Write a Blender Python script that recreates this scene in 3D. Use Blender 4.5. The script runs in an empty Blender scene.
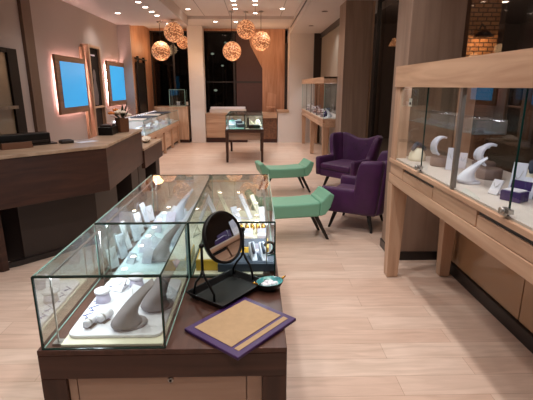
import bpy, math, random
from mathutils import Matrix, Vector, Euler
R = math.radians
random.seed(7)
scene = bpy.context.scene
COL = scene.collection

# ------------------------------------------------------------------ materials
def lin(h):
    if isinstance(h, str):
        h = h.lstrip('#'); c = [int(h[i:i+2], 16)/255 for i in (0, 2, 4)]
    else:
        c = [x/255 for x in h]
    return tuple((x/12.92 if x <= .04045 else ((x+.055)/1.055)**2.4) for x in c) + (1.0,)

def newmat(name):
    m = bpy.data.materials.new(name); m.use_nodes = True
    nt = m.node_tree
    return m, nt, nt.nodes['Principled BSDF'], nt.nodes['Material Output']

def N(nt, t, **kw):
    n = nt.nodes.new(t)
    for k, v in kw.items(): setattr(n, k, v)
    return n

def plain(name, col, rough=.5, metal=0., spec=.5, var=.06, scale=14, sheen=0, emit=None, es=0, bump=0, coat=0):
    m, nt, b, o = newmat(name)
    tc = N(nt, 'ShaderNodeTexCoord'); no = N(nt, 'ShaderNodeTexNoise')
    no.inputs['Scale'].default_value = scale; no.inputs['Detail'].default_value = 3
    nt.links.new(tc.outputs['Object'], no.inputs['Vector'])
    hsv = N(nt, 'ShaderNodeHueSaturation'); hsv.inputs['Color'].default_value = lin(col)
    mr = N(nt, 'ShaderNodeMapRange')
    mr.inputs['To Min'].default_value = 1-var*2; mr.inputs['To Max'].default_value = 1+var*2
    nt.links.new(no.outputs['Fac'], mr.inputs['Value']); nt.links.new(mr.outputs['Result'], hsv.inputs['Value'])
    nt.links.new(hsv.outputs['Color'], b.inputs['Base Color'])
    b.inputs['Roughness'].default_value = rough; b.inputs['Metallic'].default_value = metal
    b.inputs['Specular IOR Level'].default_value = spec
    if coat: b.inputs['Coat Weight'].default_value = coat; b.inputs['Coat Roughness'].default_value = .08
    if sheen:
        b.inputs['Sheen Weight'].default_value = sheen; b.inputs['Sheen Roughness'].default_value = .4
    if emit:
        b.inputs['Emission Color'].default_value = lin(emit); b.inputs['Emission Strength'].default_value = es
    if bump:
        bp = N(nt, 'ShaderNodeBump'); bp.inputs['Strength'].default_value = bump; bp.inputs['Distance'].default_value = .01
        nt.links.new(no.outputs['Fac'], bp.inputs['Height']); nt.links.new(bp.outputs['Normal'], b.inputs['Normal'])
    return m

def wood(name, dark, light, axis='x', scale=1., rough=.45, spec=.4, coat=0):
    m, nt, b, o = newmat(name)
    tc = N(nt, 'ShaderNodeTexCoord'); mp = N(nt, 'ShaderNodeMapping')
    s = {'h': (1.3, 1.3, 10), 'x': (.7, 9, 9), 'y': (9, .7, 9), 'z': (9, 9, .7)}[axis]
    mp.inputs['Scale'].default_value = [q*scale for q in s]
    nt.links.new(tc.outputs['Object'], mp.inputs['Vector'])
    n1 = N(nt, 'ShaderNodeTexNoise'); n1.inputs['Scale'].default_value = 1.6; n1.inputs['Detail'].default_value = 5
    n1.inputs['Distortion'].default_value = .8
    nt.links.new(mp.outputs['Vector'], n1.inputs['Vector'])
    cr = N(nt, 'ShaderNodeValToRGB'); cr.color_ramp.elements[0].color = lin(dark); cr.color_ramp.elements[1].color = lin(light)
    cr.color_ramp.elements[0].position = .32; cr.color_ramp.elements[1].position = .68
    nt.links.new(n1.outputs['Fac'], cr.inputs['Fac']); nt.links.new(cr.outputs['Color'], b.inputs['Base Color'])
    b.inputs['Roughness'].default_value = rough; b.inputs['Specular IOR Level'].default_value = spec
    if coat: b.inputs['Coat Weight'].default_value = coat; b.inputs['Coat Roughness'].default_value = .06
    return m

def emis(name, col, s):
    m, nt, b, o = newmat(name)
    b.inputs['Base Color'].default_value = lin(col); b.inputs['Emission Color'].default_value = lin(col)
    b.inputs['Emission Strength'].default_value = s; b.inputs['Roughness'].default_value = .4
    return m

def glassmat(name, tint, f0=.06, gain=.94, power=5):
    m, nt, b, o = newmat(name); nt.nodes.remove(b)
    tr = N(nt, 'ShaderNodeBsdfTransparent'); tr.inputs['Color'].default_value = lin(tint)
    gl = N(nt, 'ShaderNodeBsdfGlossy'); gl.inputs['Roughness'].default_value = .0
    lw = N(nt, 'ShaderNodeLayerWeight'); lw.inputs['Blend'].default_value = .5
    pw = N(nt, 'ShaderNodeMath', operation='POWER'); pw.inputs[1].default_value = power
    ma = N(nt, 'ShaderNodeMath', operation='MULTIPLY_ADD'); ma.inputs[1].default_value = gain; ma.inputs[2].default_value = f0
    mx = N(nt, 'ShaderNodeMixShader')
    nt.links.new(lw.outputs['Facing'], pw.inputs[0]); nt.links.new(pw.outputs[0], ma.inputs[0])
    nt.links.new(ma.outputs[0], mx.inputs['Fac']); nt.links.new(tr.outputs[0], mx.inputs[1]); nt.links.new(gl.outputs[0], mx.inputs[2])
    nt.links.new(mx.outputs[0], o.inputs['Surface'])
    return m

def floor_mat():
    m, nt, b, o = newmat('plank_floor')
    tc = N(nt, 'ShaderNodeTexCoord')
    br = N(nt, 'ShaderNodeTexBrick'); br.offset = .37; br.inputs['Scale'].default_value = 1
    br.inputs['Brick Width'].default_value = 1.25; br.inputs['Row Height'].default_value = .16
    br.inputs['Mortar Size'].default_value = .0012; br.inputs['Bias'].default_value = 0
    br.inputs['Color1'].default_value = lin('#d3b8a8'); br.inputs['Color2'].default_value = lin('#dec9bb')
    br.inputs['Mortar'].default_value = lin('#a98c78')
    nt.links.new(tc.outputs['Object'], br.inputs['Vector'])
    mp = N(nt, 'ShaderNodeMapping'); mp.inputs['Scale'].default_value = (1.3, 11, 1)
    nt.links.new(tc.outputs['Object'], mp.inputs['Vector'])
    no = N(nt, 'ShaderNodeTexNoise'); no.inputs['Scale'].default_value = 1.8; no.inputs['Detail'].default_value = 5; no.inputs['Distortion'].default_value = 1
    nt.links.new(mp.outputs['Vector'], no.inputs['Vector'])
    cr = N(nt, 'ShaderNodeValToRGB'); cr.color_ramp.elements[0].color = (.8, .74, .68, 1); cr.color_ramp.elements[1].color = (1.08, 1.06, 1.04, 1)
    cr.color_ramp.elements[0].position = .3; cr.color_ramp.elements[1].position = .7
    nt.links.new(no.outputs['Fac'], cr.inputs['Fac'])
    mx = N(nt, 'ShaderNodeMixRGB', blend_type='MULTIPLY'); mx.inputs['Fac'].default_value = .75
    nt.links.new(br.outputs['Color'], mx.inputs['Color1']); nt.links.new(cr.outputs['Color'], mx.inputs['Color2'])
    nt.links.new(mx.outputs['Color'], b.inputs['Base Color'])
    b.inputs['Roughness'].default_value = .3; b.inputs['Specular IOR Level'].default_value = .35
    return m

def brick_mat():
    m, nt, b, o = newmat('brickwork')
    tc = N(nt, 'ShaderNodeTexCoord'); mp = N(nt, 'ShaderNodeMapping'); mp.inputs['Rotation'].default_value = (R(90), 0, 0)
    nt.links.new(tc.outputs['Object'], mp.inputs['Vector'])
    br = N(nt, 'ShaderNodeTexBrick'); br.inputs['Scale'].default_value = 1
    br.inputs['Brick Width'].default_value = .12; br.inputs['Row Height'].default_value = .054; br.inputs['Mortar Size'].default_value = .008
    br.inputs['Color1'].default_value = lin('#b58458'); br.inputs['Color2'].default_value = lin('#966743'); br.inputs['Mortar'].default_value = lin('#3f2719')
    nt.links.new(mp.outputs['Vector'], br.inputs['Vector']); nt.links.new(br.outputs['Color'], b.inputs['Base Color'])
    b.inputs['Roughness'].default_value = .85
    return m

def ceil_tile_mat():
    m, nt, b, o = newmat('ceiling_tile')
    tc = N(nt, 'ShaderNodeTexCoord'); br = N(nt, 'ShaderNodeTexBrick'); br.offset = 0
    br.inputs['Scale'].default_value = 1; br.inputs['Brick Width'].default_value = .62; br.inputs['Row Height'].default_value = 3.1
    br.inputs['Mortar Size'].default_value = .007
    br.inputs['Color1'].default_value = lin('#d6cbc8'); br.inputs['Color2'].default_value = lin('#dbd0cd'); br.inputs['Mortar'].default_value = lin('#8f8482')
    nt.links.new(tc.outputs['Object'], br.inputs['Vector']); nt.links.new(br.outputs['Color'], b.inputs['Base Color'])
    b.inputs['Roughness'].default_value = .8
    return m

def globe_mat():
    m, nt, b, o = newmat('amber_beads')
    tc = N(nt, 'ShaderNodeTexCoord'); vo = N(nt, 'ShaderNodeTexVoronoi'); vo.inputs['Scale'].default_value = 29
    nt.links.new(tc.outputs['Object'], vo.inputs['Vector'])
    cr = N(nt, 'ShaderNodeValToRGB')
    cr.color_ramp.elements[0].color = lin('#ffc48e'); cr.color_ramp.elements[0].position = .05
    cr.color_ramp.elements[1].color = lin('#8a4a28'); cr.color_ramp.elements[1].position = .62
    nt.links.new(vo.outputs['Distance'], cr.inputs['Fac'])
    no = N(nt, 'ShaderNodeTexNoise'); no.inputs['Scale'].default_value = 9
    nt.links.new(tc.outputs['Object'], no.inputs['Vector'])
    mr = N(nt, 'ShaderNodeMapRange'); mr.inputs['From Min'].default_value = .35; mr.inputs['From Max'].default_value = .7
    mr.inputs['To Min'].default_value = .55; mr.inputs['To Max'].default_value = 1.35
    nt.links.new(no.outputs['Fac'], mr.inputs['Value'])
    nt.links.new(cr.outputs['Color'], b.inputs['Emission Color']); nt.links.new(mr.outputs['Result'], b.inputs['Emission Strength'])
    nt.links.new(cr.outputs['Color'], b.inputs['Base Color'])
    return m

def nacre_mat():
    m, nt, b, o = newmat('nacre')
    tc = N(nt, 'ShaderNodeTexCoord'); no = N(nt, 'ShaderNodeTexNoise'); no.inputs['Scale'].default_value = 22
    nt.links.new(tc.outputs['Object'], no.inputs['Vector'])
    cr = N(nt, 'ShaderNodeValToRGB'); e = cr.color_ramp.elements
    e[0].color = lin('#2c6f78'); e[0].position = .3; e[1].color = lin('#9fd6cf'); e[1].position = .7
    x = e.new(.5); x.color = lin('#4fa0a0')
    nt.links.new(no.outputs['Fac'], cr.inputs['Fac']); nt.links.new(cr.outputs['Color'], b.inputs['Base Color'])
    b.inputs['Roughness'].default_value = .25
    return m

M = {
 'floor': floor_mat(), 'brick': brick_mat(), 'tile': ceil_tile_mat(), 'globe': globe_mat(), 'nacre': nacre_mat(),
 'ceil': plain('ceiling_paint', '#cbc0bc', .85, var=.015, scale=2),
 'wallw': plain('wall_paint', '#b7aaa5', .85, var=.02, scale=2),
 'white': plain('white_paint', '#d8cec8', .8, var=.015, scale=2),
 'greyw': plain('grey_panel', '#8d8378', .6, var=.04, scale=2),
 'orange': wood('amber_wood', '#ac7a5c', '#c6967a', 'z', 1, .5),
 'oak_y': wood('oak_along', '#ac866c', '#cba78b', 'y', 1, .4),
 'oak_z': wood('oak_up', '#ac866c', '#c8a58a', 'z', 1, .4),
 'oak_x': wood('oak_across', '#ac866c', '#c8a58a', 'x', 1, .4),
 'greyoak': wood('weathered_oak', '#846d5f', '#9a8273', 'z', .7, .55),
 'walnut_x': wood('walnut_across', '#3a241d', '#53362c', 'x', 1.2, .38),
 'walnut_y': wood('walnut_along', '#40281f', '#5a3a30', 'y', 1.2, .38),
 'walnut_z': wood('walnut_up', '#37221b', '#4d3127', 'z', 1.2, .4),
 'recep': wood('dark_reception_wood', '#34201a', '#472c22', 'h', 1.0, .42),
 'recbody': plain('dark_brown_laminate', '#2a1f1b', .5, var=.03, scale=3),
 'rectop': wood('reception_top', '#9a8069', '#bca28a', 'x', .8, .35),
 'tanpanel': wood('tan_panel', '#9b7c68', '#b3937e', 'x', .6, .18, .5, coat=.3),
 'tanlam': plain('tan_gloss_laminate', '#a5805f', .16, spec=.5, var=.03, scale=2, coat=.4),
 'toe': plain('black_toe', '#241d1b', .35),
 'bronze': plain('dark_bronze', '#2b2220', .45),
 'brownstrip': plain('brown_strip', '#6d574a', .6),
 'purple': plain('purple_velvet', '#421349', .6, var=.25, scale=7, sheen=.2),
 'green': plain('mint_leather', '#74ad93', .5, var=.03, scale=6),
 'blackwood': plain('black_wood', '#17110f', .4),
 'black': plain('black_metal', '#0c0a0b', .4, spec=.3, var=.03),
 'steel': plain('brushed_steel', '#b8b4b0', .3, metal=.9, var=.04),
 'alu': plain('aluminium', '#8c857f', .4, metal=.7),
 'glassedge': plain('glass_edge', '#12302b', .15, var=.02),
 'glassedge2': plain('pale_glass_edge', '#8fb3aa', .2, var=.02),
 'whitevinyl': plain('white_leatherette', '#e9e6ee', .45, var=.02),
 'bluewhite': plain('cool_white', '#dfe3f2', .5, var=.02),
 'greyvinyl': plain('grey_leatherette', '#9a9093', .5, var=.03),
 'cream': plain('cream_board', '#e8e0c8', .5, var=.02),
 'paleblue': plain('pale_blue_board', '#d3e2ee', .5, var=.03),
 'yellow': plain('yellow_card', '#e3b43a', .5, var=.04),
 'gold': plain('gold_metal', '#d9a441', .25, metal=.9),
 'navy': plain('slate_blue_suede', '#3c4658', .7, var=.05),
 'pbox': plain('purple_box', '#35205e', .4, var=.05),
 'puck': plain('taupe_puck', '#7a6660', .5),
 'lilac': plain('lilac_card', '#d2cbe0', .5),
 'border': plain('purple_border', '#3c1d56', .45, var=.05),
 'tanpad': plain('tan_suede', '#ad8f6c', .8, var=.07, scale=40),
 'blueink': plain('blue_ink', '#1c3c8c', .5),
 'paper': plain('paper', '#e4dfd8', .7, var=.02),
 'mirror': plain('mirror_silver', '#d8dade', .01, metal=1, var=0),
 'screen': emis('blue_screen', '#2f98d6', .85),
 'backlight': emis('warm_backlight', '#ffd0c8', 55),
 'led': emis('led_bar', '#eaf3ff', 26),
 'lens': emis('downlight_lens', '#ffe6d2', 14),
 'lampbulb': emis('lamp_bulb', '#ffb070', 5),
 'glint_bulb': emis('window_glint', '#cfe8d8', .5),
 'glass': glassmat('clear_glass', '#f1f7f4', .09, .8, 4),
 'glassg': glassmat('greenish_glass', '#eaf3f0', .095, .85, 4),
 'glassside': glassmat('case_side_glass', '#eaf3f0', .17, .8, 3),
 'glassd': glassmat('dark_window_glass', '#b9b2ac', .03, .6), 'glasslight': glassmat('shop_window_glass', '#eae4de', .03, .5),
 'barhousing': plain('light_bar_housing', '#8f8e8e', .6), 'postermat': plain('poster_black', '#0f0a0d', .7, spec=.2),
 'creamdeck': plain('cream_deck', '#cfc4bc', .5, var=.02),
 'leaf': plain('dark_leaf', '#20301d', .5), 'petal': plain('white_petal', '#f0e4d2', .6), 'petalo': plain('orange_petal', '#d9803a', .6),
 'vase': plain('brown_vase', '#6b4630', .4),
 'night': plain('night_street', '#15110f', .9), 'maroon': plain('maroon_door', '#4a2f2c', .6),
 'corridor': plain('corridor_paint', '#4a3c36', .8), 'redbase': plain('dark_red_base', '#3a1c18', .5),
 'carved': plain('carved_panel', '#6a4630', .6, var=.5, scale=26, bump=1),
 'darkframe': plain('dark_frame', '#170f0c', .6, spec=.25), 'mirrorpanel': plain('mirror_tan', '#8f7f6b', .25, var=.06, scale=3),
 'stone': wood('stone_shelf', '#6f6152', '#94836e', 'x', .5, .4),
}

M['led2'] = emis('showcase_led', '#f4f0ff', 5)
M['silhouette'] = plain('silhouette_grey', '#6a5f63', .6)
M['brownwoodframe'] = wood('screen_frame', '#7a5a47', '#94715a', 'y', 1.5, .45)
M['tealboard'] = plain('teal_board', '#7fb7ae', .5, var=.1)

# ------------------------------------------------------------------ mesh builder
class MB:
    def __init__(s): s.v = []; s.f = []; s.m = []; s.s = []
    def add(s, vs, fs, mi=0, smooth=False, xf=None):
        o = len(s.v)
        s.v += [tuple(xf @ Vector(p)) if xf else tuple(p) for p in vs]
        for f in fs: s.f.append([i+o for i in f]); s.m.append(mi); s.s.append(smooth)
        return s
    def box(s, x0, x1, y0, y1, z0, z1, mi=0, xf=None):
        v = [(x, y, z) for z in (z0, z1) for x, y in ((x0, y0), (x1, y0), (x1, y1), (x0, y1))]
        return s.add(v, [(3, 2, 1, 0), (4, 5, 6, 7), (0, 1, 5, 4), (1, 2, 6, 5), (2, 3, 7, 6), (3, 0, 4, 7)], mi, False, xf)
    def prism(s, poly, z0, z1, mi=0, xf=None):
        n = len(poly); v = [(x, y, z0) for x, y in poly] + [(x, y, z1) for x, y in poly]
        f = [tuple(range(n))[::-1], tuple(range(n, 2*n))] + [(i, (i+1) % n, n+(i+1) % n, n+i) for i in range(n)]
        return s.add(v, f, mi, False, xf)
    def loft(s, rings, mi=0, smooth=True, cap=True, closed=True, xf=None):
        n = len(rings[0]); v = [p for r in rings for p in r]; f = []
        for k in range(len(rings)-1):
            for i in range(n if closed else n-1):
                j = (i+1) % n; f.append((k*n+i, k*n+j, (k+1)*n+j, (k+1)*n+i))
        if cap: f += [tuple(range(n))[::-1], tuple(range((len(rings)-1)*n, len(rings)*n))]
        return s.add(v, f, mi, smooth, xf)
    def lathe(s, prof, c=(0, 0, 0), seg=24, mi=0, smooth=True, xf=None, sx=1, sy=1):
        rings = [[(c[0]+r*sx*math.cos(2*math.pi*i/seg), c[1]+r*sy*math.sin(2*math.pi*i/seg), c[2]+z) for i in range(seg)] for r, z in prof]
        return s.loft(rings, mi, smooth, True, True, xf)
    def tube(s, pts, r, seg=8, mi=0, xf=None):
        pts = [Vector(p) for p in pts]; n = len(pts); rr = r if isinstance(r, (list, tuple)) else [r]*n
        rings = []; up = None
        for i, p in enumerate(pts):
            t = (pts[min(i+1, n-1)]-pts[max(i-1, 0)]).normalized()
            if up is None: up = Vector((0, 0, 1)) if abs(t.z) < .9 else Vector((1, 0, 0))
            a = t.cross(up)
            if a.length < 1e-4: a = t.cross(Vector((0, 1, 0)))
            a.normalize(); b = t.cross(a).normalized(); up = -b if False else up
            rings.append([tuple(p+a*(rr[i]*math.cos(2*math.pi*k/seg))+b*(rr[i]*math.sin(2*math.pi*k/seg))) for k in range(seg)])
        return s.loft(rings, mi, True, True, True, xf)
    def bar(s, p0, p1, w, h=None, mi=0):
        p0 = Vector(p0); p1 = Vector(p1); d = p1-p0; L = d.length; q = d.to_track_quat('X', 'Z').to_matrix().to_4x4(); h = h or w
        return s.box(0, L, -w/2, w/2, -h/2, h/2, mi, Matrix.Translation(p0) @ q)
    def sphere(s, c, r, seg=20, rings=12, mi=0, sx=1, sy=1, sz=1, xf=None):
        prof = [(max(r*math.sin(math.pi*k/rings), 1e-4), -r*math.cos(math.pi*k/rings)*sz) for k in range(rings+1)]
        return s.lathe(prof, c, seg, mi, True, xf, sx, sy)
    def pane(s, a, b, c, d, e=.006, mg=0, me=1, edges=(1, 1, 1, 1)):
        s.add([a, b, c, d], [(0, 1, 2, 3)], mg)
        q = [a, b, c, d]
        for i in range(4):
            if edges[i]: s.bar(q[i], q[(i+1) % 4], e, e, me)
        return s
    def build(s, name, mats, parent=None, bevel=0, seg=2, sub=0, loc=None, rot=None):
        me = bpy.data.meshes.new(name); me.from_pydata(s.v, [], s.f)
        if not isinstance(mats, (list, tuple)): mats = [mats]
        for m in mats: me.materials.append(M[m] if isinstance(m, str) else m)
        for p, mi, sm in zip(me.polygons, s.m, s.s): p.material_index = mi; p.use_smooth = sm
        me.update()
        o = bpy.data.objects.new(name, me); COL.objects.link(o)
        if parent: o.parent = parent
        if loc: o.location = loc
        if rot: o.rotation_euler = rot
        if bevel:
            b = o.modifiers.new('bevel', 'BEVEL'); b.width = bevel; b.segments = seg; b.limit_method = 'ANGLE'; b.angle_limit = R(40)
        if sub:
            b = o.modifiers.new('sub', 'SUBSURF'); b.levels = sub; b.render_levels = sub
        return o

def tag(o, label, cat, group=None):
    o['label'] = label; o['category'] = cat
    if group: o['group'] = group
    return o
def thing(name, label, cat, loc=(0, 0, 0), rz=0, group=None):
    o = bpy.data.objects.new(name, None); COL.objects.link(o); o.location = loc; o.rotation_euler = (0, 0, rz)
    o.empty_display_size = .1
    return tag(o, label, cat, group)
def struct(name, mb, mats, bevel=0):
    o = mb.build(name, mats, None, bevel); o['kind'] = 'structure'; return o
def dup(root, label, loc=None, rz=None, sc=None):
    r = root.copy(); COL.objects.link(r); r['label'] = label
    if loc is not None: r.location = loc
    if rz is not None: r.rotation_euler = (0, 0, rz)
    if sc is not None: r.scale = (sc, sc, sc)
    for ch in list(root.children):
        c = ch.copy(); COL.objects.link(c); c.parent = r
        for g in list(ch.children):
            d = g.copy(); COL.objects.link(d); d.parent = c
    return r

# ------------------------------------------------------------------ camera
cam = bpy.data.cameras.new('camera'); co = bpy.data.objects.new('camera', cam); COL.objects.link(co)
co.location = (0, 0, 1.6); co.rotation_euler = (R(90-14.95), 0, R(-1.4)); cam.sensor_width = 36; cam.lens = 427/533*36
cam.clip_start = .02
scene.camera = co

def light(kind, loc, energy, col=(1, .86, .72), size=.05, rot=(0, 0, 0), spot=130, blend=.8):
    d = bpy.data.lights.new('lamp', kind); d.energy = energy; d.color = col
    if kind == 'SPOT': d.spot_size = R(spot); d.spot_blend = blend; d.shadow_soft_size = size
    elif kind == 'POINT': d.shadow_soft_size = size
    elif kind == 'AREA': d.size = size
    o = bpy.data.objects.new('lamp', d); COL.objects.link(o); o.location = loc; o.rotation_euler = rot; return o


# ------------------------------------------------------------------ the room
XL, XR, YF, YB, ZC, ZR = -3.35, 1.80, -3.0, 13.3, 3.03, 3.26
struct('floor', MB().box(XL-.2, 2.12, YF, 13.6, -.1, 0), 'floor')
c = MB()
RX0, RX1, RY0, RY1 = -1.66, .95, 1.0, 11.3
Z2 = 3.19
c.box(XL-.2, RX0, YF, RY1, ZC, ZC+.4).box(XL-.2, RX0, RY1, 13.6, Z2, ZC+.4); c.box(RX1, 2.4, YF, 13.6, ZC-.04, ZC+.4)
c.box(RX0, RX1, YF, RY0, ZC, ZC+.4); c.box(RX0, RX1, RY1, 13.6, Z2, ZC+.4)
c.box(RX0, RX1, RY0, RY1, ZR, ZR+.1, 1)
struct('ceiling', c, ['ceil', 'tile'])
t = MB().box(RX1-.012, RX1+.002, 3, 12.2, ZC+.075, ZC+.105)
struct('trim_1', t, 'bronze')                                         # slot diffuser in the soffit face
struct('wall_left', MB().box(XL-.2, XL, YF, 11.14, 0, ZC).box(XL-.2, -3.05, 11.14, 11.18, 0, ZC), 'wallw')
struct('wall_left_rear', MB().box(XL-.2, -3.05, 11.18, 13.6, 0, Z2), 'orange')
struct('wall_front', MB().box(XL-.2, 2.2, YF-.2, YF, 0, ZC+.3), 'wallw')
struct('trim_2', MB().box(XL, XL+.05, 6.6, 6.87, 0, ZC), 'brownstrip', .004)   # vertical strip on the wall
# back of the shop
struct('pillar', MB().box(-1.87, -1.46, 12.5, 12.9, 0, Z2), 'white', .01)
struct('wall_back', MB().box(.94, 2.1, 12.5, 13.6, 0, ZC).box(.63, .94, 12.5, 13.3, 0, .86).box(-3.05, .94, 13.18, 13.4, 0, .82), 'white')
struct('trim_3', MB().box(.60, .95, 12.47, 13.0, .86, .93), 'oak_x', .004)
struct('trim_4', MB().prism([(.2, .82), (.2, 2.1), (-.15, 2.75), (-.24, Z2), (.86, Z2), (.86, .82)], 0, .08,
       xf=Matrix.Translation((0, 13.24, 0)) @ Matrix.Rotation(R(90), 4, 'X')), 'orange')
struct('trim_5', MB().box(.86, .94, 13.1, 13.2, .86, 2.8), 'bronze')
struct('trim_6', MB().box(-3.05, -.05, 13.12, 13.24, Z2-.06, Z2), 'orange')
w = MB().pane((-3.04, 13.22, .82), (-1.85, 13.22, .82), (-1.85, 13.22, Z2-.06), (-3.04, 13.22, Z2-.06), .05)
w.box(-2.42, -2.37, 13.2, 13.25, .82, Z2-.06, 1)
struct('window_1', w, ['glassd', 'bronze'])
w = MB().pane((-1.6, 13.22, .82), (.25, 13.22, .82), (.25, 13.22, Z2-.06), (-1.6, 13.22, Z2-.06), .05)
w.box(-.66, -.6, 13.19, 13.25, .82, Z2-.06, 1).box(-.6, .25, 13.19, 13.25, 1.68, 1.74, 1).box(-1.6, -.6, 13.2, 13.25, 1.70, 1.73, 1)
struct('window_2', w, ['glassd', 'bronze'])
struct('door_1', MB().box(-.57, .22, 13.195, 13.215, .85, Z2-.1), 'maroon')
# street at night beyond the rear window
struct('wall_street', MB().box(-8, 6, 24, 24.2, -.2, 7), 'night')
struct('ground_street', MB().box(-8, 6, 13.6, 24, -.3, -.1), 'night')
# right side: window over low wall, pier, alcove window, column
struct('wall_right', MB().box(1.76, 1.9, YF, 3.75, 0, 1.0), 'tanpanel')
struct('baseboard_right', MB().box(1.70, 1.76, YF, 3.70, 0, .10), 'toe', .003)
s_ = MB().box(1.72, 1.755, 1.2, 2.47, .105, .82).box(1.72, 1.755, 2.48, 3.68, .105, .82).box(1.72, 1.755, -1, 1.19, .105, .82)
struct('trim_7', s_, 'tanlam', .003)
struct('trim_8', MB().box(1.7555, 1.7595, -1, 3.68, .105, .82), 'bronze')
w = MB().pane((1.765, YF, 1.0), (1.765, 3.78, 1.0), (1.765, 3.78, ZC-.04), (1.765, YF, ZC-.04), .03)
struct('window_3', w, ['glasslight', 'brownstrip'])
p = MB().box(1.286, 1.74, 3.75, 4.12, 0, ZC)
struct('pillar_wood', p, 'greyoak', .004)
struct('baseboard_pillar', MB().box(1.275, 1.75, 3.738, 4.13, 0, .085), 'toe', .003)
w = MB().pane((2.1, 3.8, .0), (2.1, 7.75, .0), (2.1, 7.75, ZC-.04), (2.1, 3.8, ZC-.04), .06, edges=(1, 1, 1, 0))
w.box(2.08, 2.12, 5.9, 5.96, 0, ZC, 1)
struct('window_4', w, ['glassd', 'bronze'])
struct('pillar_column', MB().box(1.53, 1.99, 7.75, 8.30, 0, ZC), 'greyoak', .004)
struct('trim_10', MB().box(1.992, 2.04, 7.80, 8.30, 0, ZC), 'oak_z')
struct('wall_right_rear', MB().box(1.82, 2.1, 8.3, 12.5, 0, ZC), 'greyw')
struct('trim_9', MB().box(1.78, 1.83, 8.3, 12.5, ZC-.16, ZC-.04).box(1.62, 1.83, 12.40, 12.52, 0, ZC-.04), 'bronze')
# corridor outside the right windows
struct('wall_corridor', MB().box(8, 8.2, -4, 14, -.2, 3.6).box(1.9, 8, 13.6, 13.8, -.2, 3.6).box(2.12, 8, -4, 13.6, 3.4, 3.6), 'corridor')
struct('ground_corridor', MB().box(2.12, 8, -4, 13.6, -.15, -.02), 'greyw')
struct('pillar_brick', MB().box(2.76, 3.24, 6.0, 6.5, -.02, 3.4), 'brick')

# ------------------------------------------------------------------ ceiling downlights
def downlight():
    t = thing('ceiling_downlight', '', 'ceiling light', (0, 0, 0), 0, 'recessed ceiling downlights')
    MB().lathe([(.048, .0), (.062, -.006), (.062, .0)], seg=20).build('trim_ring', 'white', t)
    MB().lathe([(.001, -.007), (.046, -.007), (.046, -.002), (.001, -.002)], seg=20).build('lens', 'lens', t)
    return t
dl = downlight(); first = True
rows = []
ords = ['farthest', 'second farthest', 'third farthest', 'fourth farthest', 'fifth farthest', 'sixth farthest', 'seventh farthest', 'eighth farthest', 'ninth farthest']
for i, y in enumerate((10.9, 9.7, 9.22, 8.72, 8.22, 7.72, 7.2, 6.7, 6.2)): rows.append((-2.06, y, ZC, ords[i]+' downlight of the row in the soffit over the wall screens'))
rows.append((-2.79, 9.42, ZC, 'lone downlight close to the wall above the second blue screen'))
for i, y in enumerate((10.26, 9.78, 9.33, 8.0, 6.6)): rows.append((-.44, y, ZR, ords[i]+' downlight of the longer row in the tiled ceiling'))
for i, y in enumerate((10.86, 9.77, 9.33, 8.0, 6.6)): rows.append((.0, y, ZR, ords[i]+' downlight of the second row in the tiled ceiling'))
rows.append((.6, 10.23, ZR, 'downlight in the tiled ceiling nearest the slotted soffit'))
rows.append((-1.5, 10.34, ZR, 'downlight in the tiled ceiling next to the white pillar side edge'))
rows.append((-1.02, 11.75, Z2, 'downlight in the rear soffit nearer the white pillar'))
rows.append((-.5, 11.75, Z2, 'downlight in the rear soffit farther from the white pillar'))
M['lensoff'] = plain('unlit_lens', '#5a4f4a', .4)
dark = thing('ceiling_downlight', 'unlit downlight over the near end of the far showcase', 'ceiling light', (1.34, 8.85, ZC-.04), 0, 'recessed ceiling downlights')
MB().lathe([(.048, .0), (.062, -.006), (.062, .0)], seg=20).build('trim_ring', 'puck', dark)
MB().lathe([(.001, -.007), (.046, -.007), (.046, -.002), (.001, -.002)], seg=20).build('lens', 'lensoff', dark)
dup(dark, 'unlit downlight over the far end of the far showcase', (1.33, 10.9, ZC-.04))
for i, (x, y, z, lab) in enumerate(rows):
    if i == 0: dl.location = (x, y, z); dl['label'] = lab
    else: dup(dl, lab, (x, y, z))
SP = 1.22
for x, y, z, e in [(-2.06, 10.4, ZC, 40), (-2.06, 8.7, ZC, 40), (-2.3, 6.6, ZC, 30), (-2.1, 4.2, ZC, 22), (-.44, 9.6, ZR, 60), (.0, 9.3, ZR, 50), (.5, 10.2, ZR, 40),
                (-.9, 11.6, ZC, 40), (0, 11.8, ZC, 40), (-.4, 6.6, ZR, 60), (.5, 7.6, ZR, 50), (.45, 5.4, ZR, 65), (-.5, 4.2, ZR, 50), (.5, 3.2, ZR, 75),
                (-.3, 2.4, ZR, 60), (.55, 1.4, ZR, 70), (-.9, .6, ZC, 60), (-1.5, 2.0, ZC, 30), (.3, -.6, ZC, 50), (1.4, 10, ZC-.04, 25), (-2.9, 9.4, ZC, 18)]:
    light('SPOT', (x, y, z-.03), e*SP, (1, .935, .885), .05)  # spots for the ceiling lights, plus unseen ones added to light the front

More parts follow.
